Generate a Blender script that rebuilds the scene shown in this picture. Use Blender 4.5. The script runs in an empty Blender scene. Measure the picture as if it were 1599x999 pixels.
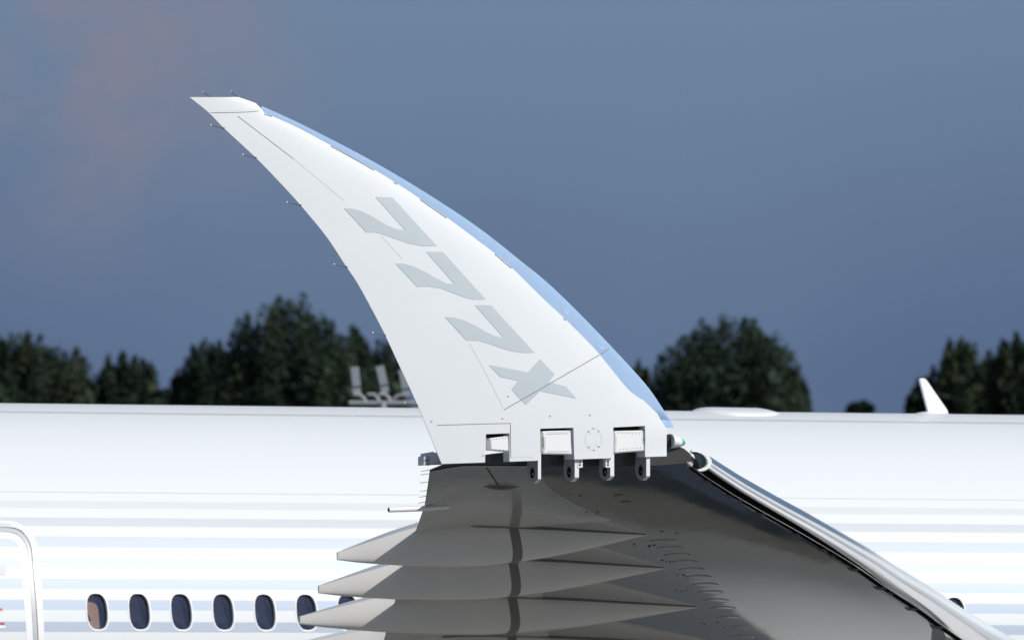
import bpy, bmesh, math, random
from mathutils import Vector, Matrix
from mathutils.bvhtree import BVHTree
from mathutils.geometry import tessellate_polygon
R = math.radians
SC = bpy.context.scene
COL = SC.collection

# ------------------------------------------------------------------ camera
W, H = 1599.0, 999.0
FPX = 21300.0                       # focal length in photo pixels (480 mm equivalent)
HORIZON = 1119.0                    # photo row of the horizon, below the frame
YAW = R(27.0)
PITCH = math.atan((HORIZON - H / 2) / FPX)
FH = Vector((math.sin(YAW), math.cos(YAW), 0)); RT = Vector((math.cos(YAW), -math.sin(YAW), 0)); UZ = Vector((0, 0, 1))
FW = FH * math.cos(PITCH) + UZ * math.sin(PITCH)
UP = UZ * math.cos(PITCH) - FH * math.sin(PITCH)
def ray(px, py):
    return FW + RT * ((px - W / 2) / FPX) + UP * ((H / 2 - py) / FPX)
CAM = Vector((0, 0, 7.5)) - ray(690, 724) * 130.0
cd = bpy.data.cameras.new('camera'); cam = bpy.data.objects.new('camera', cd); COL.objects.link(cam)
cam.matrix_world = Matrix.Translation(CAM) @ Matrix((RT, UP, -FW)).transposed().to_4x4()
cd.sensor_width = 36.0; cd.lens = FPX * 36.0 / W
cd.clip_start = 1.0; cd.clip_end = 8000.0
cd.dof.use_dof = True; cd.dof.focus_distance = 131.5; cd.dof.aperture_fstop = 6.0
SC.camera = cam

# ------------------------------------------------------------------ sky and sun
SUN = Vector((0.49, -0.67, 0.56)).normalized()
sun_el = math.asin(SUN.z)
w = bpy.data.worlds.new('World'); SC.world = w; w.use_nodes = True
nt = w.node_tree; N = nt.nodes; L = nt.links; N.clear()
out = N.new('ShaderNodeOutputWorld'); bg = N.new('ShaderNodeBackground')
sky = N.new('ShaderNodeTexSky'); sky.sky_type = 'NISHITA'; sky.sun_disc = False
sky.sun_elevation = sun_el; sky.sun_rotation = math.atan2(SUN.x, SUN.y)
sky.air_density = 1.0; sky.dust_density = 1.0
scl = N.new('ShaderNodeVectorMath'); scl.operation = 'SCALE'; scl.inputs['Scale'].default_value = 0.085
L.new(sky.outputs[0], scl.inputs[0])
tc = N.new('ShaderNodeTexCoord')
# a distant slate-blue cloud bank lies all round the horizon and thins out higher up
sep = N.new('ShaderNodeSeparateXYZ'); L.new(tc.outputs['Generated'], sep.inputs[0])
mr = N.new('ShaderNodeMapRange'); mr.interpolation_type = 'SMOOTHSTEP'
mr.inputs['From Min'].default_value = 0.10; mr.inputs['From Max'].default_value = 0.45
mr.inputs['To Min'].default_value = 1.0; mr.inputs['To Max'].default_value = 0.15
L.new(sep.outputs['Z'], mr.inputs['Value'])
nz = N.new('ShaderNodeTexNoise'); nz.inputs['Scale'].default_value = 22.0; nz.inputs['Detail'].default_value = 4.0
nz.inputs['Roughness'].default_value = 0.45
L.new(tc.outputs['Generated'], nz.inputs['Vector'])
rp = N.new('ShaderNodeValToRGB')
rp.color_ramp.elements[0].position = 0.35; rp.color_ramp.elements[0].color = (0.092, 0.137, 0.248, 1)
rp.color_ramp.elements[1].position = 0.66; rp.color_ramp.elements[1].color = (0.120, 0.178, 0.295, 1)
L.new(nz.outputs['Fac'], rp.inputs[0])
# thin haze-pink wisps in the bank
pk = ray(110, 0).normalized()
dm = N.new('ShaderNodeVectorMath'); dm.operation = 'DISTANCE'; dm.inputs[1].default_value = pk
nrm = N.new('ShaderNodeVectorMath'); nrm.operation = 'NORMALIZE'; L.new(tc.outputs['Generated'], nrm.inputs[0]); L.new(nrm.outputs[0], dm.inputs[0])
pm = N.new('ShaderNodeMapRange'); pm.interpolation_type = 'SMOOTHSTEP'
pm.inputs['From Min'].default_value = 0.002; pm.inputs['From Max'].default_value = 0.024
pm.inputs['To Min'].default_value = 1.0; pm.inputs['To Max'].default_value = 0.0
L.new(dm.outputs['Value'], pm.inputs['Value'])
nw = N.new('ShaderNodeTexNoise'); nw.inputs['Scale'].default_value = 110.0; nw.inputs['Detail'].default_value = 6.0; nw.inputs['Roughness'].default_value = 0.55
L.new(nrm.outputs[0], nw.inputs['Vector'])
wr = N.new('ShaderNodeMapRange'); wr.interpolation_type = 'SMOOTHSTEP'; wr.inputs['From Min'].default_value = 0.22; wr.inputs['From Max'].default_value = 0.72
L.new(nw.outputs['Fac'], wr.inputs['Value'])
mu = N.new('ShaderNodeMath'); mu.operation = 'MULTIPLY'; L.new(pm.outputs[0], mu.inputs[0]); L.new(wr.outputs[0], mu.inputs[1])
eg = N.new('ShaderNodeMapRange'); eg.inputs['From Min'].default_value = 0.024; eg.inputs['From Max'].default_value = 0.060; L.new(sep.outputs['Z'], eg.inputs['Value'])
gm = N.new('ShaderNodeMix'); gm.data_type = 'RGBA'; L.new(eg.outputs[0], gm.inputs['Factor']); L.new(rp.outputs[0], gm.inputs['A']); gm.inputs['B'].default_value = (0.166, 0.246, 0.366, 1)
wmix = N.new('ShaderNodeMix'); wmix.data_type = 'RGBA'
L.new(mu.outputs[0], wmix.inputs['Factor']); L.new(gm.outputs['Result'], wmix.inputs['A']); wmix.inputs['B'].default_value = (0.245, 0.228, 0.285, 1)
fm = N.new('ShaderNodeMix'); fm.data_type = 'RGBA'
L.new(mr.outputs[0], fm.inputs['Factor']); L.new(scl.outputs[0], fm.inputs['A']); L.new(wmix.outputs['Result'], fm.inputs['B'])
L.new(fm.outputs['Result'], bg.inputs['Color']); bg.inputs['Strength'].default_value = 1.0
L.new(bg.outputs[0], out.inputs[0])

sd = bpy.data.lights.new('sun', 'SUN'); sd.energy = 3.9; sd.angle = R(0.53); sd.color = (1.0, 0.965, 0.91)
so = bpy.data.objects.new('sun', sd); COL.objects.link(so); so.rotation_euler = (-SUN).to_track_quat('-Z', 'Y').to_euler(); so.location = SUN * 200
SC.view_settings.view_transform = 'Standard'; SC.view_settings.look = 'None'
SC.view_settings.exposure = 0.0; SC.view_settings.gamma = 1.0; SC.view_settings.use_curve_mapping = False

# ------------------------------------------------------------------ helpers
def mat(name, col, rough=0.5, metal=0.0, spec=0.5, coat=0.0, noise=0.0, nscale=3.0, bump=0.0, bscale=5.0, ior=None, rvar=0.0, stretch=(1, 1, 1)):
    m = bpy.data.materials.new(name); m.use_nodes = True
    t = m.node_tree; b = t.nodes['Principled BSDF']
    b.inputs['Base Color'].default_value = (*col, 1); b.inputs['Roughness'].default_value = rough
    b.inputs['Metallic'].default_value = metal; b.inputs['Specular IOR Level'].default_value = spec
    b.inputs['Coat Weight'].default_value = coat
    if ior: b.inputs['IOR'].default_value = ior
    co = t.nodes.new('ShaderNodeTexCoord'); mp = t.nodes.new('ShaderNodeMapping'); mp.inputs['Scale'].default_value = stretch
    t.links.new(co.outputs['Object'], mp.inputs[0])
    if noise or rvar:
        n = t.nodes.new('ShaderNodeTexNoise'); n.inputs['Scale'].default_value = nscale; n.inputs['Detail'].default_value = 6
        t.links.new(mp.outputs[0], n.inputs['Vector'])
        if noise:
            r = t.nodes.new('ShaderNodeMapRange'); r.inputs['From Min'].default_value = .25; r.inputs['From Max'].default_value = .75
            r.inputs['To Min'].default_value = 1 - noise; r.inputs['To Max'].default_value = 1 + noise
            t.links.new(n.outputs['Fac'], r.inputs['Value'])
            v = t.nodes.new('ShaderNodeVectorMath'); v.operation = 'SCALE'; v.inputs[0].default_value = col
            t.links.new(r.outputs[0], v.inputs['Scale']); t.links.new(v.outputs[0], b.inputs['Base Color'])
        if rvar:
            r2 = t.nodes.new('ShaderNodeMapRange'); r2.inputs['From Min'].default_value = .3; r2.inputs['From Max'].default_value = .7
            r2.inputs['To Min'].default_value = max(0.01, rough - rvar); r2.inputs['To Max'].default_value = rough + rvar
            t.links.new(n.outputs['Fac'], r2.inputs['Value']); t.links.new(r2.outputs[0], b.inputs['Roughness'])
    if bump:
        n2 = t.nodes.new('ShaderNodeTexNoise'); n2.inputs['Scale'].default_value = bscale; n2.inputs['Detail'].default_value = 2
        t.links.new(mp.outputs[0], n2.inputs['Vector'])
        bp = t.nodes.new('ShaderNodeBump'); bp.inputs['Strength'].default_value = 1.0; bp.inputs['Distance'].default_value = bump
        t.links.new(n2.outputs['Fac'], bp.inputs['Height']); t.links.new(bp.outputs[0], b.inputs['Normal'])
    return m

M = {
 'tip': mat('white_wing_paint', (0.72, 0.755, 0.78), 0.38, coat=0.08, noise=0.015, nscale=1.5),
 'white': mat('white_gloss_paint', (0.80, 0.81, 0.82), 0.30, noise=0.02, nscale=4),
 'letter': mat('grey_lettering_paint', (0.50, 0.56, 0.60), 0.4, noise=0.02, nscale=4),
 'ledge': mat('blue_grey_leading_edge', (0.29, 0.42, 0.61), 0.6, spec=0.15, noise=0.06, nscale=9, rvar=0.06),  # one even blue-grey along the leading edge
 'scuff': mat('pale_scuff', (0.52, 0.60, 0.70), 0.6),
 'seam': mat('seam_sealant', (0.16, 0.17, 0.18), 0.7),
 'faint': mat('faint_seam', (0.62, 0.64, 0.67), 0.6),
 'dark': mat('black_parts_and_hole_shadow', (0.02, 0.02, 0.022), 0.8),  # black fittings and marks; in openings it paints the inner shadow
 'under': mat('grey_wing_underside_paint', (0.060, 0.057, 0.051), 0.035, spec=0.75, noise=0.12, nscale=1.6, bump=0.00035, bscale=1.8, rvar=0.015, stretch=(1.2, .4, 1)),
 'cove': mat('slat_cove_shadow_black', (0.012, 0.012, 0.013), 0.9, spec=0.0),  # near-black stands for the shadow behind the slat
 'flap': mat('flap_paint_and_reflection', (0.40, 0.395, 0.375), 0.12, noise=0.05, nscale=1.2, bump=0.0003, bscale=1.3, rvar=0.04),
 'fair': mat('grey_fairing_paint', (0.66, 0.65, 0.63), 0.26, noise=0.03, nscale=2.0),
 'band': mat('dark_grey_seal', (0.16, 0.155, 0.15), 0.5),
 'lugside': mat('lug_shade_grey', (0.30, 0.31, 0.33), 0.45, noise=0.06, nscale=14),  # paints the lug sides' shadow; plain grey on the wing dischargers
 'lug': mat('grey_lug_metal', (0.62, 0.63, 0.65), 0.4, noise=0.04, nscale=12),
 'steel': mat('polished_aluminium', (0.60, 0.62, 0.65), 0.14, metal=1.0, noise=0.03, nscale=6, bump=0.002, bscale=2.5),
 'slatin': mat('pale_primer', (0.50, 0.57, 0.57), 0.5, noise=0.04, nscale=8),
 'green': mat('green_primer', (0.28, 0.50, 0.30), 0.5),
 'lens': mat('green_lens', (0.05, 0.42, 0.30), 0.08),
 'rod': mat('dark_carbon_rod', (0.10, 0.10, 0.11), 0.6),
 'glass': mat('dark_window_glass', (0.012, 0.022, 0.058), 0.06, noise=0.2, nscale=6),
 'blind': mat('brown_window_blind', (0.20, 0.135, 0.12), 0.7),
 'rim': mat('white_window_rim', (0.82, 0.82, 0.83), 0.3),
 'seal': mat('silver_door_seal', (0.47, 0.49, 0.51), 0.4, metal=0.0, noise=0.1, nscale=10),
 'red': mat('red_lettering_paint', (0.42, 0.02, 0.05), 0.4),
 'darkred': mat('dark_red_mark', (0.10, 0.012, 0.012), 0.5),
 'nacelle': mat('white_nacelle_paint', (0.72, 0.73, 0.74), 0.35, noise=0.02),
 'lamp': mat('grey_lamp_metal', (0.30, 0.32, 0.34), 0.5, noise=0.05, nscale=4),
 'lampglass': mat('lamp_front_glass', (0.33, 0.37, 0.41), 0.4),
 'bark': mat('bark', (0.06, 0.045, 0.035), 0.9, noise=0.3, nscale=2),
 'concrete': mat('apron_concrete', (0.235, 0.23, 0.215), 0.85, noise=0.12, nscale=0.15, bump=0.003, bscale=8),
 'grass': mat('dry_airfield_grass', (0.060, 0.058, 0.042), 0.95, noise=0.3, nscale=0.05),
 'rubber': mat('tyre_rubber', (0.02, 0.02, 0.02), 0.8),
}

AIR_LOC = Vector((12, 30, 0))
def adopt(o, parent):                # parts of the aircraft are laid out in world space
    o.parent = parent
    if parent.name == 'airliner': o.matrix_parent_inverse = Matrix.Translation(-AIR_LOC)
def obj(name, verts, faces, m, parent=None, smooth=False, mats=None, fmat=None, fix=True):
    me = bpy.data.meshes.new(name); me.from_pydata([tuple(v) for v in verts], [], faces)
    if fix:
        bm = bmesh.new(); bm.from_mesh(me); bmesh.ops.recalc_face_normals(bm, faces=bm.faces); bm.to_mesh(me); bm.free()
    for mm in (mats or [m]): me.materials.append(mm)
    if fmat:
        for p, i in zip(me.polygons, fmat): p.material_index = i
    if smooth:
        me.polygons.foreach_set('use_smooth', [True] * len(me.polygons))
    me.update()
    o = bpy.data.objects.new(name, me); COL.objects.link(o)
    if parent: adopt(o, parent)
    return o
def empty(name, loc=(0, 0, 0)):
    o = bpy.data.objects.new(name, None); COL.objects.link(o); o.location = loc; o.empty_display_size = 0.5; return o
def tag(o, label=None, cat=None, group=None, kind=None):
    for k, v in (('label', label), ('category', cat), ('group', group), ('kind', kind)):
        if v: o[k] = v
    return o
def smooth_angle(o, deg=35):
    me = o.data
    me.polygons.foreach_set('use_smooth', [True] * len(me.polygons))
    try: me.set_sharp_from_angle(angle=R(deg))
    except Exception: pass

def onY(px, py, Y=0.0):              # photo pixel onto the vertical plane Y = const
    d = ray(px, py); return CAM + d * ((Y - CAM.y) / d.y)
# mean lower plane of the wing: dihedral along Y, incidence along X
WZ, WS, WI = 7.46, 0.099, 0.036
def plane_z(X, Y): return WZ - WS * Y + WI * X
def onwing(px, py, dz=0.0):
    d = ray(px, py)
    t = (WZ + dz - WS * CAM.y + WI * CAM.x - CAM.z) / (d.z + WS * d.y - WI * d.x)
    return CAM + d * t
def lerp(a, b, t): return a + (b - a) * t
def interp(x, tab):
    if x <= tab[0][0]: i = 0
    elif x >= tab[-1][0]: i = len(tab) - 2
    else: i = next(k for k in range(len(tab) - 1) if tab[k][0] <= x <= tab[k + 1][0])
    (x0, y0), (x1, y1) = tab[i], tab[i + 1]
    return y0 + (y1 - y0) * (x - x0) / (x1 - x0)
def clampi(x, tab): return interp(min(max(x, tab[0][0]), tab[-1][0]), tab)
def resample(pts, n, smooth=True):
    P = [Vector((a, b)) for a, b in pts]; fine = []
    for i in range(len(P) - 1):
        p0 = P[max(i - 1, 0)]; p1 = P[i]; p2 = P[i + 1]; p3 = P[min(i + 2, len(P) - 1)]
        for k in range(12):
            t = k / 12
            if smooth: q = 0.5 * ((2 * p1) + (p2 - p0) * t + (2 * p0 - 5 * p1 + 4 * p2 - p3) * t * t + (3 * p1 - p0 - 3 * p2 + p3) * t ** 3)
            else: q = p1.lerp(p2, t)
            fine.append(q)
    fine.append(P[-1])
    cum = [0.0]
    for a, b in zip(fine, fine[1:]): cum.append(cum[-1] + (b - a).length)
    res = []; j = 0
    for k in range(n):
        s = cum[-1] * k / (n - 1)
        while j < len(cum) - 2 and cum[j + 1] < s: j += 1
        t = (s - cum[j]) / max(cum[j + 1] - cum[j], 1e-9)
        res.append(fine[j].lerp(fine[j + 1], min(max(t, 0), 1)))
    return res
def bvh_of(o):
    me = o.data
    return BVHTree.FromPolygons([v.co.copy() for v in me.vertices], [list(p.vertices) for p in me.polygons])
def hit(bv, px, py, off=0.002):
    d = ray(px, py).normalized(); loc, n, i, dist = bv.ray_cast(CAM, d)
    if loc is None: return None
    if n.dot(d) > 0: n = -n
    return loc + n * off
def ribbon(name, bv, pts, wpx, m, parent, off=0.002, n=None, smooth=True):
    n = n or max(2, int(sum((Vector(a) - Vector(b)).length for a, b in zip(pts, pts[1:])) / 8) + 2)
    P = resample(pts, n, smooth) if n > 2 else [Vector(p) for p in (pts[0], pts[-1])]
    V = []; F = []
    for i, p in enumerate(P):
        d = (P[min(i + 1, len(P) - 1)] - P[max(i - 1, 0)]); d.normalize(); nn = Vector((-d.y, d.x)) * (wpx / 2)
        a = hit(bv, p.x + nn.x, p.y + nn.y, off); b = hit(bv, p.x - nn.x, p.y - nn.y, off)
        if a is None or b is None: continue
        V += [a, b]; k = len(V)
        if k >= 4: F.append((k - 4, k - 3, k - 1, k - 2))
    return obj(name, V, F, m, parent, smooth=True) if F else None
def decal(name, bv, pts, m, parent, off=0.003, cuts=3):
    P = [Vector((a, b, 0)) for a, b in pts]
    tris = tessellate_polygon([P])
    bm = bmesh.new(); vs = [bm.verts.new(p) for p in P]
    for t in tris:
        try: bm.faces.new([vs[i] for i in t])
        except ValueError: pass
    for _ in range(cuts):
        long = [e for e in bm.edges if e.calc_length() > 9]
        if not long: break
        bmesh.ops.subdivide_edges(bm, edges=long, cuts=1); bmesh.ops.triangulate(bm, faces=[f for f in bm.faces if len(f.verts) > 3])
    for v in bm.verts:
        h = hit(bv, v.co.x, v.co.y, off); v.co = h if h else onY(v.co.x, v.co.y, -0.05)
    me = bpy.data.meshes.new(name); bm.to_mesh(me); bm.free(); me.materials.append(m)
    me.polygons.foreach_set('use_smooth', [True] * len(me.polygons))
    o = bpy.data.objects.new(name, me); COL.objects.link(o); adopt(o, parent)
    return o
def tube(name, pts, rad, m, parent, seg=8, caps=True):
    V = []; F = []; n = len(pts)
    rads = rad if isinstance(rad, (list, tuple)) else [rad] * n
    for i, p in enumerate(pts):
        d = (Vector(pts[min(i + 1, n - 1)]) - Vector(pts[max(i - 1, 0)])).normalized()
        a = d.cross(Vector((0, 0, 1)) if abs(d.z) < .9 else Vector((1, 0, 0))).normalized(); b = d.cross(a)
        for k in range(seg):
            t = 2 * math.pi * k / seg; V.append(Vector(p) + (a * math.cos(t) + b * math.sin(t)) * rads[i])
    for i in range(n - 1):
        for k in range(seg):
            F.append((i * seg + k, i * seg + (k + 1) % seg, (i + 1) * seg + (k + 1) % seg, (i + 1) * seg + k))
    if caps: F += [tuple(range(seg)), tuple((n - 1) * seg + k for k in range(seg))]
    o = obj(name, V, F, m, parent); smooth_angle(o, 50); return o
def loft(name, secs, m, parent, closed=True, caps=True, deg=35):
    n = len(secs[0]); V = [p for s in secs for p in s]; F = []
    for i in range(len(secs) - 1):
        for k in range(n if closed else n - 1):
            F.append((i * n + k, i * n + (k + 1) % n, (i + 1) * n + (k + 1) % n, (i + 1) * n + k))
    if caps and closed: F += [tuple(range(n)), tuple((len(secs) - 1) * n + k for k in range(n))]
    o = obj(name, V, F, m, parent); smooth_angle(o, deg); return o
def prism(name, poly, d0, d1, m, parent):         # poly: 3D points; pushed from d0 to d1
    n = len(poly); V = [Vector(p) + Vector(d0) for p in poly] + [Vector(p) + Vector(d1) for p in poly]
    F = [tuple(range(n)), tuple(range(n, 2 * n))] + [(k, (k + 1) % n, n + (k + 1) % n, n + k) for k in range(n)]
    return obj(name, V, F, m, parent)
def cut(o, cutters):                               # exact boolean, baked in
    for c in cutters:
        md = o.modifiers.new('cut', 'BOOLEAN'); md.operation = 'DIFFERENCE'; md.solver = 'EXACT'; md.object = c
    bpy.context.view_layer.update(); dg = bpy.context.evaluated_depsgraph_get()
    me = bpy.data.meshes.new_from_object(o.evaluated_get(dg)); old = o.data
    o.modifiers.clear(); o.data = me; me.name = old.name
    for c in cutters: bpy.data.objects.remove(c, do_unlink=True)

# ------------------------------------------------------------------ the ground
g = obj('ground', [(-3000, -3000, -0.004), (3000, -3000, -0.004), (3000, 3000, -0.004), (-3000, 3000, -0.004)], [(0, 1, 2, 3)], M['grass']); tag(g, kind='structure')
g = obj('apron', [(-110, -90, 0), (130, -90, 0), (130, 41, 0), (-110, 41, 0)], [(0, 1, 2, 3)], M['concrete']); tag(g, kind='structure')

# ------------------------------------------------------------------ the airliner
AIR = empty('airliner', tuple(AIR_LOC))
tag(AIR, 'white airliner with one wingtip folded upright', 'airplane')

# --- fuselage
FY, FZ, FR = 32.4, 5.75, 3.1
stations = [(-34, .15, 1.9), (-31, .8, 1.5), (-26, 1.6, 1.0), (-20, 2.35, .55), (-14, 2.85, .18), (-9, 3.05, .03), (-6, FR, 0), (-2, FR, 0), (2, FR, 0), (6, FR, 0), (10, FR, 0), (14, FR, 0), (18, FR, 0), (22, FR, 0), (26, FR, 0), (30, FR, 0), (34, FR, 0), (36.5, 2.9, -.1), (38.5, 2.4, -.35), (40, 1.7, -.6), (41, .9, -.8), (41.4, .15, -.85)]
NF = 160
secs = []
for X, r, dz in stations:
    secs.append([Vector((X, FY + r * math.sin(2 * math.pi * k / NF), FZ + dz + r * math.cos(2 * math.pi * k / NF))) for k in range(NF)])
def onfus(px, py, r=FR):
    d = ray(px, py); o = CAM - Vector((0, FY, FZ)); a = d.y ** 2 + d.z ** 2; b = o.y * d.y + o.z * d.z; c = o.y ** 2 + o.z ** 2 - r * r
    q = b * b - a * c
    return CAM + d * ((-b - math.sqrt(max(q, 0))) / a)
fm_ = M['fus'] = mat('white_fuselage_paint_with_stripes', (0.70, 0.73, 0.75), 0.48, spec=0.35)
t = fm_.node_tree; b = t.nodes['Principled BSDF']
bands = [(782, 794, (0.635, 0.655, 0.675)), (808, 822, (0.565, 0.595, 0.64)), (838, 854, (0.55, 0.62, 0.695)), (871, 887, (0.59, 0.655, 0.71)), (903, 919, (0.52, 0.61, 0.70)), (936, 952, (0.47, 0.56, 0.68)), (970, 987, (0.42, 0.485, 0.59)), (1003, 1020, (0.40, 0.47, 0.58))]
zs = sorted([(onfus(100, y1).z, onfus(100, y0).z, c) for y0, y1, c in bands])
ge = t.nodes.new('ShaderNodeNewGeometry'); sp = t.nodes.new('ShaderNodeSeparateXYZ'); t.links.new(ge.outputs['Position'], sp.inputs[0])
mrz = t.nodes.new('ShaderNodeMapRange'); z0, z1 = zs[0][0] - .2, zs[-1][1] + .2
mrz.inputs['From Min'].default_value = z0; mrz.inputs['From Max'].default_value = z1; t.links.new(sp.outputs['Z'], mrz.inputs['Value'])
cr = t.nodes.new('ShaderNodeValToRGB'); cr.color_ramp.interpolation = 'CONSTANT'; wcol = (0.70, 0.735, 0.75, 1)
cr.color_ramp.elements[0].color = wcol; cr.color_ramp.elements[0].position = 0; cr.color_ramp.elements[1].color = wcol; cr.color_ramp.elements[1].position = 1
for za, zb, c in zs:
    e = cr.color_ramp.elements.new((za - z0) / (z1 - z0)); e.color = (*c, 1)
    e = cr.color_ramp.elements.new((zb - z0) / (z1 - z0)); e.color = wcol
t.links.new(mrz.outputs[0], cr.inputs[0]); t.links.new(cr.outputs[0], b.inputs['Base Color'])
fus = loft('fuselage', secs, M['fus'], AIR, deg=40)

# windows: pockets cut into the skin, each with rim, pane and (one) blind
wa = onfus(152, 954); wb = onfus(479, 955.5); pitch = (wb.x - wa.x) / 5; wz = (wa.z + wb.z) / 2
nwin = round((onfus(1497, 950).x - wa.x) / pitch) + 1
def oval(hw, hh, n=28, e=2.7):
    return [(hw * math.copysign(abs(math.cos(2 * math.pi * k / n)) ** (2 / e), math.cos(2 * math.pi * k / n)), hh * math.copysign(abs(math.sin(2 * math.pi * k / n)) ** (2 / e), math.sin(2 * math.pi * k / n))) for k in range(n)]
def fus_pt(X, z, dr=0.0):
    r = FR + dr; z = min(z, FZ + r * .9999); return Vector((X, FY - math.sqrt(max(r * r - (z - FZ) ** 2, 0)), z))
HW, HH = 0.135, 0.214
cutters = []
VV = []; FFc = []
for i in range(nwin):
    X = wa.x + i * pitch; base = len(VV); o_ = oval(HW, HH); n = len(o_)
    VV += [fus_pt(X + a, wz + c, .05) for a, c in o_] + [fus_pt(X + a, wz + c, -.06) for a, c in o_]
    FFc += [tuple(range(base, base + n)), tuple(range(base + n, base + 2 * n))] + [(base + k, base + (k + 1) % n, base + n + (k + 1) % n, base + n + k) for k in range(n)]
cutters.append(obj('cutter', VV, FFc, M['rim']))
cut(fus, cutters); smooth_angle(fus, 40)
FUSB = bvh_of(fus)
def make_window(X):
    e = empty('cabin_window', (X, fus_pt(X, wz).y, wz)); adopt(e, AIR)
    loc = Vector(e.location); o_ = oval(HW - .002, HH - .002); n = len(o_)
    V = []; F = []
    for (s, dr) in ((1.0, -.045), (1.0, .001), (1.02, .002), (1.12, .002), (1.14, .0005)):
        V += [fus_pt(X + a * s if s <= 1.0 else X + a * (1 + (s - 1)), wz + c * (1 + (s - 1) * .66), dr) - loc for a, c in o_]
    for r_ in range(4):
        F += [(r_ * n + k, r_ * n + (k + 1) % n, (r_ + 1) * n + (k + 1) % n, (r_ + 1) * n + k) for k in range(n)]
    f = obj('window_rim', V, F, M['rim'], e, fix=False); smooth_angle(f, 40)
    V = [fus_pt(X + a, wz + c, -.040) - loc for a, c in o_]
    V2 = [fus_pt(X + a, wz + c, -.046) - loc for a, c in o_]
    F = [tuple(range(n)), tuple(range(n, 2 * n))] + [(k, (k + 1) % n, n + (k + 1) % n, n + k) for k in range(n)]
    obj('pane', V + V2, F, M['glass'], e)
    return e
win0 = make_window(wa.x)
for i in range(1, nwin):
    c = win0.copy(); COL.objects.link(c); adopt(c, AIR); c.location = Vector(win0.location) + Vector((pitch * i, 0, 0))
    for ch in list(win0.children):
        d = ch.copy(); COL.objects.link(d); d.parent = c
# the half-drawn brown blind in the window nearest the door
loc = Vector(win0.location)
bl = [(-.125, -.12), (-.10, -.17), (-.05, -.198), (.035, -.203), (.035, .02), (.02, .075), (-.02, .105), (-.075, .115), (-.125, .112)]
V = [fus_pt(wa.x + a, wz + c, -.0385) - loc for a, c in bl] + [fus_pt(wa.x + a, wz + c, -.0395) - loc for a, c in bl]; n = len(bl)
tag(obj('window_blind', V, [tuple(range(n)), tuple(range(n, 2 * n))] + [(k, (k + 1) % n, n + (k + 1) % n, n + k) for k in range(n)], M['blind'], win0), 'brown blind half drawn behind the pane')

# passenger door at the left edge: leaf, seal strip, fragments of red lettering
door = empty('passenger_door', tuple(onfus(0, 960))); adopt(door, AIR)
DLOC = Vector(door.location)
def doorpart(o):
    if o: o.data.transform(Matrix.Translation(-DLOC))
    return o
edge = [(-90, 826), (-40, 825.5), (0, 826.5), (16, 827.5), (27, 831), (36, 838), (42, 848), (45.5, 862), (48, 890), (50.5, 920), (53, 955), (55, 990), (56.5, 1040), (57, 1090)]
FULLB = FUSB
doorpart(ribbon('door_margin', FUSB, edge, 28, M['rim'], door, .0015, n=60))
doorpart(ribbon('door_seal', FUSB, edge, 6.2, M['seal'], door, .006, n=60))
doorpart(ribbon('door_gap', FUSB, [(p[0] + 3.8, p[1] - (3.6 if i < 5 else 1.5)) for i, p in enumerate(edge)], 1.2, M['seam'], door, .0085, n=60))
doorpart(decal('red_lettering', FUSB, [(-6, 948), (0, 948.5), (3, 950), (4.5, 953), (2.5, 953), (-6, 950.5)], M['red'], door, .004))
doorpart(decal('red_lettering', FUSB, [(-10, 971), (7, 971.5), (7, 975), (-10, 974)], M['red'], door, .004))
doorpart(decal('white_lettering', FUSB, [(-10, 975.5), (9, 976), (8.5, 979.5), (-10, 981)], M['white'], door, .004))
doorpart(decal('door_placard', FUSB, [(-8, 882.5), (9, 882.5), (9, 897), (-8, 897)], M['faint'], door, .004))

# skin lap seams along the crown and shoulder
def lapseam(py, wz_, m, dr, x0=4, x1=32):
    P = onfus(100, py); ang = math.acos(min(1, (P.z - FZ) / FR)); dd = wz_ / FR / 2
    V = []; F = []
    for i, X in enumerate([x0, (x0 + x1) / 2, x1]):
        for a in (ang - dd, ang + dd): V.append(Vector((X, FY - (FR + dr) * math.sin(a), FZ + (FR + dr) * math.cos(a))))
        if i: F.append((2 * i - 2, 2 * i - 1, 2 * i + 1, 2 * i))
    return obj('lap_seam', V, F, m, fus, fix=False)
lapseam(643, .035, M['rim'], .004); lapseam(644.6, .02, M['faint'], .003); lapseam(768, .008, M['faint'], .003)

# antenna fairing and blade antenna on the crown
def crown(X): return Vector((X, FY, FZ + FR))
ax0 = onY(1083, 640, FY - .3).x; ax1 = onY(1217, 640, FY - .3).x; Lx = ax1 - ax0
secs = []
for k in range(15):
    u = k / 14; hgt = clampi(u, [(0, .004), (.06, .030), (.16, .058), (.25, .064), (.8, .06), (.9, .04), (1, .004)]); wd = .38 * clampi(u, [(0, .1), (.12, .6), (.3, 1), (.75, 1), (.92, .6), (1, .1)])
    s = []
    for j in range(17):
        a = math.pi * j / 16; yy = -wd * math.cos(a); zz = (math.sin(a) ** .7) * hgt
        zc = math.sqrt(FR * FR - (yy + -.25) ** 2) - FR
        s.append(Vector((ax0 + Lx * u, FY - .25 + yy, FZ + FR + zc + zz - .01)))
    for j in range(16, -1, -8): s.append(Vector((ax0 + Lx * u, FY - .25 - wd * math.cos(math.pi * j / 16), FZ + FR - .08)))
    secs.append(s)
loft('antenna_fairing', secs, M['white'], AIR, deg=50)
bx = lambda px, py: onY(px, py, FY - .05)
pl = [bx(1434.5, 593), bx(1436, 590.5), bx(1443.5, 590.5), bx(1447, 594), bx(1480, 642), bx(1478, 652), bx(1449, 652), bx(1448, 643)]
blade = prism('blade_antenna', pl, (0, -.018, 0), (0, .018, 0), M['white'], AIR)
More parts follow.
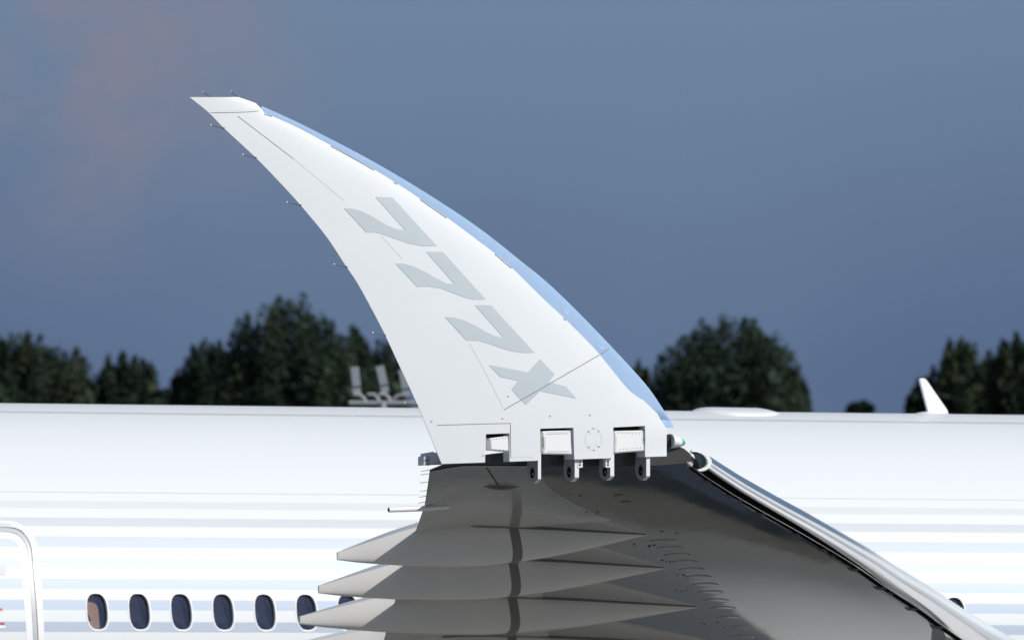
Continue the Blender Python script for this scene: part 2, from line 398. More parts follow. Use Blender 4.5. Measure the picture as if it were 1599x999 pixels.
bm = bmesh.new(); bm.from_mesh(blade.data); bmesh.ops.bevel(bm, geom=[e for e in bm.edges], offset=.008, segments=2, affect='EDGES'); bm.to_mesh(blade.data); bm.free()
fp = [bx(1427, 654), bx(1449, 643), bx(1482, 643), bx(1470, 648)]
secs = []
x_a, x_b = bx(1424, 654).x, bx(1484, 643).x
for k in range(11):
    u = k / 10; X = lerp(x_a, x_b, u); wd = .16 * math.sin(math.pi * min(max(u, .02), .98)) ** .6; s = []
    for j in range(9):
        a = math.pi * j / 8; yy = -.02 - wd * math.cos(a); s.append(Vector((X, FY + yy - .12 * (1 - u), FZ + math.sqrt(FR * FR - (yy - .12 * (1 - u)) ** 2) + .03 * math.sin(a) * math.sin(math.pi * u) + .002)))
    secs.append(s)
o = loft('antenna_base', secs, M['white'], blade, closed=False, caps=False)

# --- the main wing: traced leading and trailing edges on the lower plane
le_px = [(1062, 715), (1080.5, 733), (1105, 750), (1138.6, 772), (1187, 800.5), (1243, 832), (1284.6, 856.6), (1333, 886.6), (1374.5, 916.5), (1423, 948), (1464, 977.6), (1494, 999)]
le_tab = [(p.y, p.x) for p in (onwing(*q) for q in le_px)]
te_px = [(672, 727), (663, 795), (655, 822)]
te_tab = [(p.y, p.x) for p in (onwing(*q) for q in te_px)]
print('LE', [(round(a, 2), round(c, 2)) for a, c in le_tab]); print('TE', [(round(a, 2), round(c, 2)) for a, c in te_tab])
Y0 = 0.22
sweepL = (le_tab[-1][1] - le_tab[2][1]) / (le_tab[-1][0] - le_tab[2][0])
def xle(Y): return interp(Y, le_tab) if Y < le_tab[-1][0] else le_tab[-1][1] + sweepL * (min(Y, 24.5) - le_tab[-1][0]) + .18 * max(Y - 24.5, 0)  # unseen inboard edge bent aft so sun reaches the mirrored fuselage flank
sweepT = 0.47
def xte(Y):
    return interp(Y, te_tab) if Y < te_tab[-1][0] else te_tab[-1][1] + sweepT * (Y - te_tab[-1][0])
# shape of the lower surface relative to the plane, in parts of the chord, from trailing (0) to leading edge (1)
HSH0 = [(0, 0), (.06, .010), (.13, .0165), (.22, .0155), (.37, .010), (.50, .0045), (.62, 0), (.75, -.0035), (.85, -.0052), (.93, -.0042), (1, 0)]
def cubic(tab, x):
    i = max(k for k in range(len(tab) - 1) if tab[k][0] <= x); x0, y0 = tab[i]; x1, y1 = tab[i + 1]; h = x1 - x0; t_ = (x - x0) / h
    def sl(k):
        if k == 0 or k == len(tab) - 1: k2 = 1 if k == 0 else k; return (tab[k2][1] - tab[k2 - 1][1]) / (tab[k2][0] - tab[k2 - 1][0])
        return (tab[k + 1][1] - tab[k - 1][1]) / (tab[k + 1][0] - tab[k - 1][0])
    a_, b_ = sl(i) * h, sl(i + 1) * h
    return (2 * t_ ** 3 - 3 * t_ ** 2 + 1) * y0 + (t_ ** 3 - 2 * t_ ** 2 + t_) * a_ + (-2 * t_ ** 3 + 3 * t_ ** 2) * y1 + (t_ ** 3 - t_ ** 2) * b_
HSH = [(k / 200, cubic(HSH0, min(k / 200, .99999))) for k in range(201)]
def TW(Y): return clampi(Y, [(-1, 0), (1.5, 0), (4, .035), (7.6, .095), (12, .12), (18, .13), (31, .13)])   # washout of the flap zone
def low_z(X, Y):
    a, c = xte(Y), xle(Y); u = (X - a) / (c - a)
    return plane_z(X, Y) + clampi(u, HSH) * (c - a) + TW(Y) * max(0, 1 - max(u, 0) / .64) ** 1.5
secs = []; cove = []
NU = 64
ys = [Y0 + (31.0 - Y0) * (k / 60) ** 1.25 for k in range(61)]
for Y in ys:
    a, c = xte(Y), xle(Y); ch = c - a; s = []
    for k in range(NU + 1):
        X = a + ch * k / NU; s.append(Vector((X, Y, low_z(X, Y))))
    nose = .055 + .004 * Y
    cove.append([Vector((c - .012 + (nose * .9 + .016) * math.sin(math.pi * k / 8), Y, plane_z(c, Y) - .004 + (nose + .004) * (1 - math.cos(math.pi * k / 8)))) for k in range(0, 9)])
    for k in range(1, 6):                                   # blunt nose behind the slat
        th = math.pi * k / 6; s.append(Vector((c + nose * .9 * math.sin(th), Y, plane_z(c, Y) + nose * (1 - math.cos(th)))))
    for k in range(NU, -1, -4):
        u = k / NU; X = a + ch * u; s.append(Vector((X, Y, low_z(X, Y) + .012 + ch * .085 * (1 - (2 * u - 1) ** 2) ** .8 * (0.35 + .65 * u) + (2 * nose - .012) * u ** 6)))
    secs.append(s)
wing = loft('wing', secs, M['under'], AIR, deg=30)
loft('slat_cove_shadow', cove[2:], M['cove'], wing, closed=False, caps=False, deg=60)  # sheet over the wing nose that paints the gap's shadow
# flap and aileron skin: lighter grey panel by the trailing edge, a pale reflection put into its paint
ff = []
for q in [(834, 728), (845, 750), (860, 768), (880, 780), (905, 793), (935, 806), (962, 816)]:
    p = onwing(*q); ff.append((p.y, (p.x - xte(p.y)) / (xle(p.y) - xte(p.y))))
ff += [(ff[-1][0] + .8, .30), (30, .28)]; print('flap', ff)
def flap_front(Y): return clampi(Y, ff)  # front edge runs along the border of the painted reflection
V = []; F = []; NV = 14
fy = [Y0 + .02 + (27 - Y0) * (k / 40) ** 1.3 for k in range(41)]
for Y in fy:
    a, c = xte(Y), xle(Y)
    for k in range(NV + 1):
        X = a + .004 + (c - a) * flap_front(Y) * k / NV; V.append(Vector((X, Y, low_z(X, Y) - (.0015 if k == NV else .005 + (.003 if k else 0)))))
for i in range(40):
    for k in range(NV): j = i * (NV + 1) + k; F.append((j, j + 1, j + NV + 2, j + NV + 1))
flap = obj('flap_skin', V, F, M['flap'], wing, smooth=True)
def both(*os):
    V = []; F = []
    for o in os:
        b0 = len(V); V += [v.co.copy() for v in o.data.vertices]; F += [[b0 + i for i in p.vertices] for p in o.data.polygons]
    return BVHTree.FromPolygons(V, F)
WB = both(wing, flap)

# --- leading edge slat: an open D profile carried along the leading edge
def slat_prof(sc, lip=1.0):
    o_ = [(-.05, .205), (.03, .205), (.095, .185), (.145, .150), (.175, .105), (.178, .065), (.155, .030), (.155 - .04 * lip, .030 - .022 * lip), (.155 - .085 * lip, .030 - .034 * lip), (.155 - .12 * lip, .030 - .036 * lip)]
    return [(a * sc, c * sc) for a, c in o_]
slat_secs = []
def xsl(Y): return xle(Y) if Y < 21 else le_tab[-1][1] + sweepL * (Y - le_tab[-1][0])
for k in range(40):
    Y = .95 + (26.6 - .95) * (k / 39) ** 1.15
    sc = .92 + .024 * min(Y, 10) + .038 * max(Y - 10, 0); base = Vector((xsl(Y), Y, plane_z(xsl(Y), Y)))
    pr = slat_prof(sc, clampi(Y, [(1, .25), (6, .35), (12, .8), (16, 1)])); n = len(pr)
    outp = [base + Vector((a + .035 * sc, 0, c)) for a, c in pr]
    inn = [base + Vector(((a - .02) * .90 + .035 * sc, 0, (c - .1 * sc) * .88 + .1 * sc)) for a, c in reversed(pr)]
    slat_secs.append(outp + inn)
slat = loft('leading_edge_slat', slat_secs, M['steel'], AIR, deg=40)
# pale inside of its open outboard end
n = len(slat_secs[0])
secs = []
for k in range(4):
    Y = .93 + .1 * k; base = Vector((xle(Y), Y, plane_z(xle(Y), Y))); sc = .92 + .024 * Y
    pr = slat_prof(sc); secs.append([base + Vector(((a - .03) * .87 + .035 * sc, 0, (c - .1 * sc) * .84 + .1 * sc)) for a, c in pr])
o = loft('slat_end_lining', secs, M['slatin'], slat, closed=False, caps=False)
Y = 1.03; base = Vector((xle(Y), Y, plane_z(xle(Y), Y)))
prism('slat_end_rib', [base + Vector((.035 + a * .8, 0, c * .8 + .015)) for a, c in slat_prof(.95)], (0, -.008, 0), (0, .008, 0), M['slatin'], slat)
# end rim
secs = []
for dy in (-.012, .012):
    Y = .95 + dy; base = Vector((xle(.95), Y, plane_z(xle(.95), .95))); sc = .94; pr = slat_prof(sc)
    secs.append([base + Vector((a * 1.03 + .034 * sc, 0, c * 1.03 - .002)) for a, c in pr] + [base + Vector(((a - .02) * .86 + .035 * sc, 0, (c - .1 * sc) * .84 + .1 * sc)) for a, c in reversed(pr)])
loft('slat_end_rim', secs, M['white'], slat)

# slat-track openings along the front of the lower skin: dark plates painting their shadow
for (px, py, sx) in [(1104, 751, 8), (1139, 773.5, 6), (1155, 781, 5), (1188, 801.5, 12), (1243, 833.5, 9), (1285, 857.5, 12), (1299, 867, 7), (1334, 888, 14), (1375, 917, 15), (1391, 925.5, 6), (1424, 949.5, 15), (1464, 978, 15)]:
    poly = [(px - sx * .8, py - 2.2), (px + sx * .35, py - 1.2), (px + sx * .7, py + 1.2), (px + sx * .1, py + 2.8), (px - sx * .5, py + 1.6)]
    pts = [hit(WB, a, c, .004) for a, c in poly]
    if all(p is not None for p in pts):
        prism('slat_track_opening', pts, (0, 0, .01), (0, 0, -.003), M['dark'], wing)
# access panels (proud ovals) along the tank, dark red marks, drain and stencil specks
pan = [(1036, 844), (1047, 855), (1058, 866), (1069, 877), (1080, 888.5), (1090, 900), (1101, 912), (1109, 924), (1118, 937), (1128.5, 949), (1137, 964), (1147, 980), (1157, 994)]
for px, py in pan:
    c0 = onwing(px, py); rx, ry = .17, .30; V = []; F = []; n = 20
    for s, dz in ((1.0, 0.001), (.94, -.004), (.80, -.0045), (.0, -.0045)):
        for k in range(n):
            a = 2 * math.pi * k / n; X = c0.x + rx * s * math.cos(a) + .45 * ry * s * math.sin(a); Y_ = c0.y + ry * s * math.sin(a)
            V.append(Vector((X, Y_, low_z(X, Y_) + dz)))
    for r_ in range(3): F += [(r_ * n + k, r_ * n + (k + 1) % n, (r_ + 1) * n + (k + 1) % n, (r_ + 1) * n + k) for k in range(n)]
    obj('access_panel', V, F, M['under'], wing, smooth=True)
for px, py in ((965, 773), (977, 783)):
    p = [(px + 8 * math.cos(a), py + 1.6 * math.sin(a)) for a in [2 * math.pi * k / 14 for k in range(14)]]
    decal('red_mark', WB, p, M['darkred'], wing, .003)
random.seed(4)
for cx, cy in [(1043, 831), (1000, 850), (1010, 852), (1035, 876), (1055, 897), (1070, 921), (1105, 972), (930, 800), (900, 772)]:
    for k in range(3):
        px = cx + random.uniform(-16, 16); py = cy + random.uniform(-2, 2); s = random.uniform(.7, 1.6)
        decal('stencil_mark', WB, [(px - s * 1.6, py - .5), (px + s * 1.6, py - .6), (px + s, py + .7), (px - s, py + .6)], M['dark'], wing, .003)
# chordwise seams on the flap and aileron ahead of the trailing edge
ribbon('panel_seam', WB, [(757, 725), (768, 742), (778, 757)], 2.2, M['dark'], wing, .003)
# small faired hinge bump under the aileron
c0 = onwing(783, 766); secs = []
for k in range(13):
    u = k / 12; X = c0.x - .24 + .48 * u; hgt = .055 * math.sin(math.pi * u) + .001; wd = .09 * math.sin(math.pi * u) + .002
    secs.append([Vector((X, c0.y - wd * math.cos(math.pi * j / 10), low_z(X, c0.y) + .006 - hgt * math.sin(math.pi * j / 10))) for j in range(11)])
loft('hinge_fairing', secs, M['under'], wing, closed=False, caps=False)

# rod at the trailing edge and roller bracket at the wing fold, static wicks of the fixed trailing edge
pc = onwing(690, 794); ya = pc.y
p0 = onY(607, 795.5, ya); p1 = onY(660, 793.5, ya); p2 = onY(700, 791, ya)
pipe = tube('vent_pipe', [p0, p1, p2], [.026, .027, .02], M['white'], AIR, 12)
tube('pipe_mouth', [p0 + Vector((-.004, 0, 0)), p0 + Vector((.01, 0, 0))], .015, M['dark'], pipe, 10)  # dark plug paints the shadow inside the pipe
br = prism('fold_bracket', [onY(671, 713, .3), onY(684, 706, .3), onY(692, 725, .3), onY(671, 726, .3)], (0, 0, 0), (0, .25, 0), M['lug'], AIR)
tube('roller', [onY(663, 715, .32), onY(669, 715, .32)], .022, M['steel'], br, 10)
tube('roller', [onY(663, 723, .32), onY(669, 723, .32)], .022, M['steel'], br, 10)
tube('link_rod', [onY(657, 709.5, .3), onY(677, 706, .3)], .008, M['white'], br, 8)
for x0, y0, x1, y1 in [(657, 735.5, 671, 733.5), (657, 741, 671, 739), (656, 753.5, 669, 752), (655, 767, 668, 765), (654, 776, 667, 774), (653, 785, 666, 783)]:
    yy = onwing(x1, y1).y
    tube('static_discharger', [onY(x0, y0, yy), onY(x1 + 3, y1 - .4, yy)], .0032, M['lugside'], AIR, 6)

# --- flap track fairings
F1_bot = [(527, 873.7), (560, 877.7), (600, 880.6), (653, 883.4), (710, 884), (759, 883.4), (803.6, 879), (856.5, 871), (909, 860), (958, 848), (1011, 834.6)]
F1_top = [(527, 862), (588, 841), (620.7, 830), (653, 820.5), (677.6, 814), (710, 812), (759, 812.7), (803.6, 814), (856.5, 819), (909, 825), (958, 830), (1011, 834)]
def remap(pts, A, B, s, A1=(527, 868), B1=(1011, 834)):
    # carry the first fairing's outline onto another one between its own tail A and tip B
    r_ = []
    for x, y in pts:
        u = (x - A1[0]) / (B1[0] - A1[0]); yl = A1[1] + (B1[1] - A1[1]) * u
        r_.append((A[0] + (B[0] - A[0]) * u, A[1] + (B[1] - A[1]) * u + (y - yl) * s))
    return r_
fair_spec = [((527, 868), (1011, 834), 1.0, 803), ((498, 920), (1038, 887), 1.0, 800), ((468.5, 968), (1090, 947.5), 1.03, 798), ((438, 1016), (1150, 1008), 1.08, 796)]
for A, B, s, bandx in fair_spec:
    bot = remap(F1_bot, A, B, s); top = remap(F1_top, A, B, s)
    Yc = onwing(*B).y
    hwid = .17 + .012 * Yc
    Yp = Yc - hwid * .6                                    # outline is traced on the near flank
    WPR = [(0, .05), (.12, .40), (.3, .82), (.5, 1), (.68, .92), (.85, .55), (1, .02)]
    flank = lambda x: Yc - hwid * .6 * clampi((x - A[0]) / (B[0] - A[0]), WPR)
    B3 = sorted((p.x, p.z) for p in (onY(x, y, flank(x)) for x, y in bot)); T3 = sorted((p.x, p.z) for p in (onY(x, y, flank(x)) for x, y in top))
    xa, xb = B3[0][0], B3[-1][0]
    def section(X, grow=0.0):
        u = (X - xa) / (xb - xa); zb = interp(X, B3) - grow; zt = interp(X, T3)
        wv = hwid * clampi(u, [(0, .05), (.12, .40), (.3, .82), (.5, 1), (.68, .92), (.85, .55), (1, .02)]) + grow
        inside = X > xte(Yc) + .1
        if inside: zt = lerp(zt, low_z(X, Yc) - .003, min(1, (X - xte(Yc) - .1) / .5)); zb = min(zb, zt - .004)
        ztop = max(zt, low_z(X, Yc) + .10) if inside else zt
        pts = []
        for j in range(21):
            a = math.pi * j / 20; cs = math.cos(a)
            yy = -wv * math.copysign(abs(cs) ** .62, cs); zz = zt - (zt - zb) * (math.sin(a) ** .85)
            if inside: zz += (low_z(X, Yc + yy) - low_z(X, Yc)) * (1 - math.sin(a)) ** 1.0 * min(1, (X - xte(Yc) - .1) / .5)
            pts.append(Vector((X, Yc + yy, zz)))
        if inside: pts += [Vector((X, Yc + wv * .9, ztop)), Vector((X, Yc - wv * .9, ztop))]
        else: pts += [Vector((X, Yc + wv * .55, zt + .02 * wv)), Vector((X, Yc - wv * .55, zt + .02 * wv))]
        return pts
    secs = [section(xa + (xb - xa) * k / 44) for k in range(45)]
    f = loft('flap_fairing', secs, M['fair'], AIR, deg=42)
    # seal band between the fixed and the moving half
    xm = onY(bandx, (A[1] + B[1]) / 2 + 10, Yp).x
    secs = []
    for dx in (-.055, .055):
        sec = []
        for j, p in enumerate(section(xm + dx, .004)[:21]):
            lean = .10 * (1 - (j - 10) ** 2 / 100.0) - .06
            sec.append(section(xm + dx + lean, .004)[j])
        secs.append(sec)
    loft('seal_band', secs, M['band'], f, closed=False, caps=False)
    # dark joint where the fairing meets the wing
    V = []; F = []
    for k in range(28):
        X = lerp(xte(Yc) + .12, xb - .02, k / 27); u = (X - xa) / (xb - xa); p = section(X)[0]; zz = p.z
        th_ = lerp(.020, .004, k / 27); V += [Vector((X, p.y - .004, zz + .002)), Vector((X, p.y - .004, zz - th_))]
        if k: F.append((2 * k - 2, 2 * k - 1, 2 * k + 1, 2 * k))
    obj('joint_seal', V, F, M['band'], f, fix=False)

# --- engine nacelle under the wing (below the frame; mirrored in the glossy lower skin)
NY, NZ = 22.9, 2.7; nx = xle(NY)
secs = []
for dx, r in [(-1.9, .55), (-1.6, .75), (-1.2, .95), (-.6, 1.25), (-.55, 1.55), (.1, 1.85), (1.4, 2.08), (2.8, 2.14), (4.0, 2.05), (4.7, 1.88), (4.85, 1.76), (4.7, 1.66), (3.8, 1.62), (3.0, 1.64)]:
    secs.append([Vector((nx + dx, NY + r * math.cos(2 * math.pi * k / 48), NZ + r * math.sin(2 * math.pi * k / 48))) for k in range(48)])
nac = loft('engine_nacelle', secs, M['nacelle'], AIR, deg=40)
prism('pylon', [Vector((nx + .2, NY, NZ + 1.7)), Vector((nx + 3.2, NY, NZ + 1.95)), Vector((nx + .1, NY, plane_z(nx, NY) + .05)), Vector((nx - .6, NY, plane_z(nx - .4, NY) + .2))], (0, -.22, 0), (0, .22, 0), M['nacelle'], AIR)
# landing gear so that the aircraft stands on the apron
for gx, gy in ((14, 27.2), (14, 37.6), (36, 32.4)):
    top = 3.2 if gx > 30 else 4.0
    lg = tube('landing_gear', [(gx, gy, .55), (gx, gy, 1.6), (gx, gy, top)], [.13, .15, .2], M['lug'], AIR, 14)
    for ax_ in ((-1.4, 0, 1.4) if gx < 30 else (0,)):
        for sy in (-.55, .55):
            tube('tyre', [(gx + ax_, gy + sy - .22, .66), (gx + ax_, gy + sy - .17, .66), (gx + ax_, gy + sy + .17, .66), (gx + ax_, gy + sy + .22, .66)], [.52, .66, .66, .52], M['rubber'], lg, 24)
        tube('axle', [(gx + ax_, gy - .5, .66), (gx + ax_, gy + .5, .66)], .1, M['lug'], lg, 10)
    if gx < 30: tube('bogie_beam', [(gx - 1.5, gy, .66), (gx + 1.5, gy, .66)], .15, M['lug'], lg, 10)

# --- the folded wingtip
TE = [(690, 724), (681, 703), (666, 665), (652, 632), (628, 580), (600, 520), (576, 474), (557, 440), (540, 415), (509, 368.5), (468, 319), (435, 283), (398, 245), (349, 199.6), (326, 176), (296, 152)]
LO = [(1053, 667), (1035, 638), (1007, 598.3), (950, 536), (892, 476.5), (850, 437), (812, 406.5), (771, 373.5), (740, 350.5), (710, 330), (660, 298), (610, 268), (560, 240), (510, 214), (460, 189), (409, 166)]
LIc = [(1032.4, 652), (1004, 624), (983, 610), (936.4, 553.4), (925, 540.7), (883, 498.5), (850, 468), (799, 418), (773, 396), (738, 369.5), (698, 340), (656.4, 311), (620, 287), (585, 265.6), (516.6, 227.6), (465, 200), (425, 182), (404.5, 174)]
NR = 64
LIfull = [(1041, 712), (1041, 695), (1041, 680), (1041, 669), (1035.5, 666)] + [tuple(p) for p in resample(LIc, 90)] + [(409, 166), (397, 160.5), (385, 156.3), (378, 153.6), (372, 152)]
te_r = resample(TE, NR); li_r = resample(LIfull, NR, smooth=False)
def seg_hit(p, d, poly):
    best = None
    for (ax_, ay_), (bx_, by_) in zip(poly, poly[1:]):
        e = Vector((bx_ - ax_, by_ - ay_)); q = Vector((ax_, ay_)) - p; den = d.x * e.y - d.y * e.x
        if abs(den) < 1e-9: continue
        t_ = (q.x * e.y - q.y * e.x) / den; s_ = (q.x * d.y - q.y * d.x) / den
        if -1e-6 <= s_ <= 1 + 1e-6 and t_ > 0 and (best is None or t_ < best): best = t_
    return best
LOr = [tuple(p) for p in resample(LO, 120)]
def naca(x): return max(0, (2.969 * math.sqrt(max(x, 0)) - 1.26 * x - 3.516 * x * x + 2.843 * x ** 3 - 1.036 * x ** 4)) / 1.0
rows = []
for i in range(NR):
    a, c = te_r[i], li_r[i]; d = c - a; ln = d.length; d.normalize()
    h = min((Vector(q) - c).length for q in LOr) * 1.5
    rows.append([a, c, d, ln, h if (c.y > 178 and c.y < 660) else None])
ext = [r[4] for r in rows]
sm = []
for i in range(NR):
    v = [e for e in ext[max(0, i - 2):i + 3] if e is not None]; sm.append(sum(v) / len(v) if v else 4.0)
TLEAN = 0.035
def tipY(pt): return 0.0
FT, BT = .030, .055
secs = []; info = []
NQ = 40
for i, (a, c, d, ln, e) in enumerate(rows):
    xb_ = sm[i] / (ln + sm[i]); cm = min((ln + sm[i]) / 150.0, 2.6); info.append((xb_, cm))
    front = []; back = []
    for k in range(NQ + 1):
        q = 1 - (1 - k / NQ) ** 1.5; xi = 1 - q * (1 - xb_)
        p = a.lerp(c, q); yf = -FT * cm * naca(xi) - .004; yb = BT * cm * naca(xi) + .004
        f3 = onY(p.x, p.y, yf) ; b3 = onY(p.x, p.y, yf); b3 = Vector((b3.x, yb, b3.z))
        lean = TLEAN * max(f3.z - 7.6, 0) ** 2 * .35
        # lean inboard a little towards the tip, moving along the sight line so that the outline holds
        dr_ = (f3 - CAM).normalized(); sh = dr_ * (lean / dr_.y)
        front.append(f3 + sh); back.append(b3 + sh)
    secs.append(front + back[::-1])
tip = loft('folding_wingtip', secs, M['tip'], AIR, deg=38)
SOLID = bvh_of(tip)
# openings for the fold mechanism, right through the root of the tip
def slotcut(pts): 
    P = [onY(x, y, -.07) for x, y in pts]
    return prism('cutter', P, (0, -.3, 0), (0, .7, 0), M['tip'], None)
cut(tip, [slotcut([(761, 677.5), (797, 676), (797.5, 735), (760.5, 735), (760, 706), (761, 704)]),
          slotcut([(844, 669), (895, 667.5), (897.5, 735), (844.5, 735)]),
          slotcut([(957, 667), (1007.5, 664.5), (1008.5, 735), (958, 735)]),
          slotcut([(909.5, 717.5), (946, 716.5), (946, 735), (909.5, 735)])])
smooth_angle(tip, 38)
# leading edge skin
secs = []
lo_s = resample(LO, 70); li_s = resample([(1035.5, 666)] + LIc, 70)
for p, q in zip(li_s, lo_s):
    cen = Vector((700, 500)); dv = (q - p); wm = dv.length / 164.0
    inner = p - dv.normalized() * 2.0
    h = SOLID.ray_cast(CAM, ray(inner.x, inner.y).normalized())[0]
    yf = h.y if h is not None else 0.0
    s = []
    for k in range(-8, 9):
        f = (k / 8) ** 2; f = min(f, 1); pp = q.lerp(p - dv.normalized() * 1.0, f)
        off = lerp(wm * .42, 0, math.sqrt(f)) if k <= 0 else lerp(wm * .42, wm * .42 + .03 + wm * .25, math.sqrt(f))
        f3 = onY(pp.x, pp.y, yf + off + .002 if k <= 0 else yf + wm * .42 * (1 - math.sqrt(f)))
        if k > 0: f3 = Vector((f3.x, yf + off, f3.z))
        s.append(f3)
    secs.append(s)
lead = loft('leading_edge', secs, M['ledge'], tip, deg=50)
TB = bvh_of(tip)
LB = bvh_of(lead)
# lettering on the lower face of the tip
sevens = [[(586.4, 307.6), (612.6, 308.3), (682, 384), (660, 384.4), (640, 380.6), (620, 374), (600, 366.4), (585, 362.8), (572, 363), (537.5, 325.6), (550, 325.6), (565, 330), (582.6, 338.8), (600, 349.6), (617.6, 357.6), (632.7, 360)],
 [(665.7, 393.2), (691.5, 393.4), (758.3, 467.3), (740, 467.8), (722.8, 463.3), (707.8, 457.7), (690.2, 450.7), (670.2, 447.2), (651.4, 447.7), (617.6, 411.4), (630.2, 411.7), (645.2, 415.7), (662.7, 424), (680.2, 434), (697.7, 442.7), (709.8, 444)],
 [(741.6, 476.5), (766.6, 476.5), (834.8, 550.6), (815, 550.6), (798, 547.8), (781, 542.7), (764, 536.5), (747, 531.6), (728.4, 531.4), (695, 495), (707.8, 495.5), (724.7, 500), (741.6, 508), (758.6, 518), (775.5, 525.7), (786, 526.6)]]
for s in sevens: decal('numeral_seven', SOLID, s, M['letter'], tip, .0025)
xx = [(437, 317), (652, 358), (720, 285), (800, 370), (768, 412), (862, 436), (920, 502), (722, 462), (642, 538), (562, 452), (600, 405), (500, 383)]
decal('letter_x', SOLID, [(640 + a / 3.542, 480 + c / 3.542) for a, c in xx], M['letter'], tip, .0025)
# skin seams and panel gaps
ribbon('panel_seam', SOLID, [(787, 639.5), (870, 592), (936, 554)], 1.0, M['seam'], tip, .0036)
ribbon('panel_seam', LB, [(938, 553), (951, 544.5)], 1.1, M['seam'], tip, .004, n=3)
ribbon('panel_seam', SOLID, [(786, 637), (770, 605), (752, 570), (733, 536)], .7, M['faint'], tip, .0015)
ribbon('panel_seam', SOLID, [(371, 181.5), (458, 248)], .8, M['seam'], tip, .0015)
ribbon('panel_seam', SOLID, [(458, 248), (525, 303), (538, 314)], .7, M['faint'], tip, .0015)
ribbon('panel_seam', SOLID, [(595, 368), (628, 404)], .6, M['faint'], tip, .0015)
ribbon('panel_seam', SOLID, [(682, 663.7), (740, 662), (796.5, 660.6)], .9, M['seam'], tip, .0015)
ribbon('panel_seam', SOLID, [(797, 660.6), (797.3, 690), (797.6, 722)], .9, M['seam'], tip, .0015)
ribbon('panel_seam', SOLID, [(798, 713.8), (831, 713), (840, 719)], .7, M['faint'], tip, .0015, smooth=False)
ribbon('panel_seam', SOLID, [(326.5, 176.3), (360, 176), (390, 175), (404, 173.5)], .9, M['seam'], tip, .0015)
for seg in [[(413, 178), (425, 182)], [(516.6, 227.9), (550, 246), (585, 266)], [(615, 284.5), (621, 288)], [(656.4, 311.3), (698, 340.4)], [(773, 396.3), (799, 418.4)], [(880.5, 496.5), (884, 500)], [(924, 539.5), (927.5, 543)]]:
    ribbon('panel_gap', SOLID, [(x - .6, y + .5) for x, y in seg], 1.3, M['seam'], tip, .0015)
random.seed(9)
for cx, cy, n_, sp in [(568, 247, 4, 5), (618, 279, 3, 4), (752, 372, 7, 9), (797, 406, 9, 6), (884, 485, 4, 6), (940, 543, 6, 5), (660, 305, 3, 8)]:
    for k in range(n_):                                    # erosion scuffs on the leading edge
        x, y = cx + random.gauss(0, sp * .6), cy + random.gauss(0, sp * .5); r_ = random.uniform(.5, 1.5)
        p_ = [(x + r_ * random.uniform(.6, 1.3) * math.cos(a_), y + r_ * .7 * random.uniform(.6, 1.3) * math.sin(a_)) for a_ in [math.pi / 3 * j for j in range(6)]]
        if all(hit(LB, *q) is not None and hit(SOLID, *q) is None for q in p_): decal('scuff_mark', LB, p_, M['scuff'], tip, .0015, cuts=0)
# row of fasteners below the tip cap, and other screw heads
def dots(name, bv, pts, rpx, m, parent, off=.004):
    V = []; F = []
    for x, y in pts:
        b0 = len(V); ok = [hit(bv, x + rpx * math.cos(k * math.pi / 3), y + rpx * math.sin(k * math.pi / 3), off) for k in range(6)]
        if any(p is None for p in ok): continue
        V += ok; F.append(tuple(range(b0, b0 + 6)))
    return tag(obj(name, V, F, m, parent), kind='stuff')
dots('fastener_row', SOLID, [(340 + 5.2 * k, 173 - .12 * k) for k in range(12)], .55, M['faint'], tip)
dots('fastener_row', SOLID, [(859, 649.5), (921, 648), (793, 618.5), (784.5, 653.5), (673.8, 658), (754, 711)], 1.1, M['seam'], tip)
cov = [(926.6 + 12.9 * math.cos(2 * math.pi * k / 30), 685.7 + 17.2 * math.sin(2 * math.pi * k / 30)) for k in range(31)]
ac = ribbon('access_cover', SOLID, cov, .5, M['faint'], tip, .0015, n=60)
dots('fastener_row', SOLID, [(926, 668.7), (919, 673.5), (934.5, 673.2), (919.6, 697.6), (935, 697.2), (927.2, 702.5)], 1.0, M['seam'], tip)
for a_, b_ in (((919, 673.5), (923, 677.5)), ((934.5, 673.2), (930.5, 677)), ((919.6, 697.6), (924, 693.5)), ((935, 697.2), (930, 693))):
    ribbon('scribe_mark', SOLID, [a_, b_], .7, M['faint'], tip, .0015, n=3)
# recessed covers inside the openings
def cover(corners, rec, rivets, green=None):
    pts = [onY(x, y, -.07 + rec) for x, y in corners]
    o_ = prism('actuator_cover', pts, (0, 0, 0), (0, .12, 0), M['white'], tip)
    bm = bmesh.new(); bm.from_mesh(o_.data); bmesh.ops.bevel(bm, geom=list(bm.edges), offset=.008, segments=2, affect='EDGES'); bm.to_mesh(o_.data); bm.free(); smooth_angle(o_, 40)
    bv = bvh_of(o_)
    dots('fastener_row', bv, rivets, .75, M['seam'], tip, .002)
    inner = [Vector(c) for c in corners]; cen = sum(inner, Vector((0, 0))) / len(inner)
    rim = [tuple(c + (cen - c).normalized() * 3.0) for c in inner]
    ribbon('cover_seam', bv, rim + [rim[0]], .5, M['faint'], tip, .002, smooth=False)
    if green: decal('green_strip', bv, green, M['green'], tip, .003)
    back = [onY(x, y, -.07 + rec + .125) for x, y in [(corners[0][0] - 4, corners[0][1] - 9), (corners[1][0] + 6, corners[1][1] - 7), (corners[1][0] + 6, corners[1][1] + 4), (corners[0][0] - 4, corners[0][1] + 4)]]
    prism('actuator_gap_shadow', back, (0, 0, 0), (0, .05, 0), M['dark'], tip)  # dark block behind the gap, painting its shadow
cover([(764.5, 684), (796.5, 680), (796.5, 705), (765.5, 702.5)], .03, [(770 + 5 * k, 685.2 - .6 * k) for k in range(5)] + [(768 + 6 * k, 701 + .4 * k) for k in range(5)])
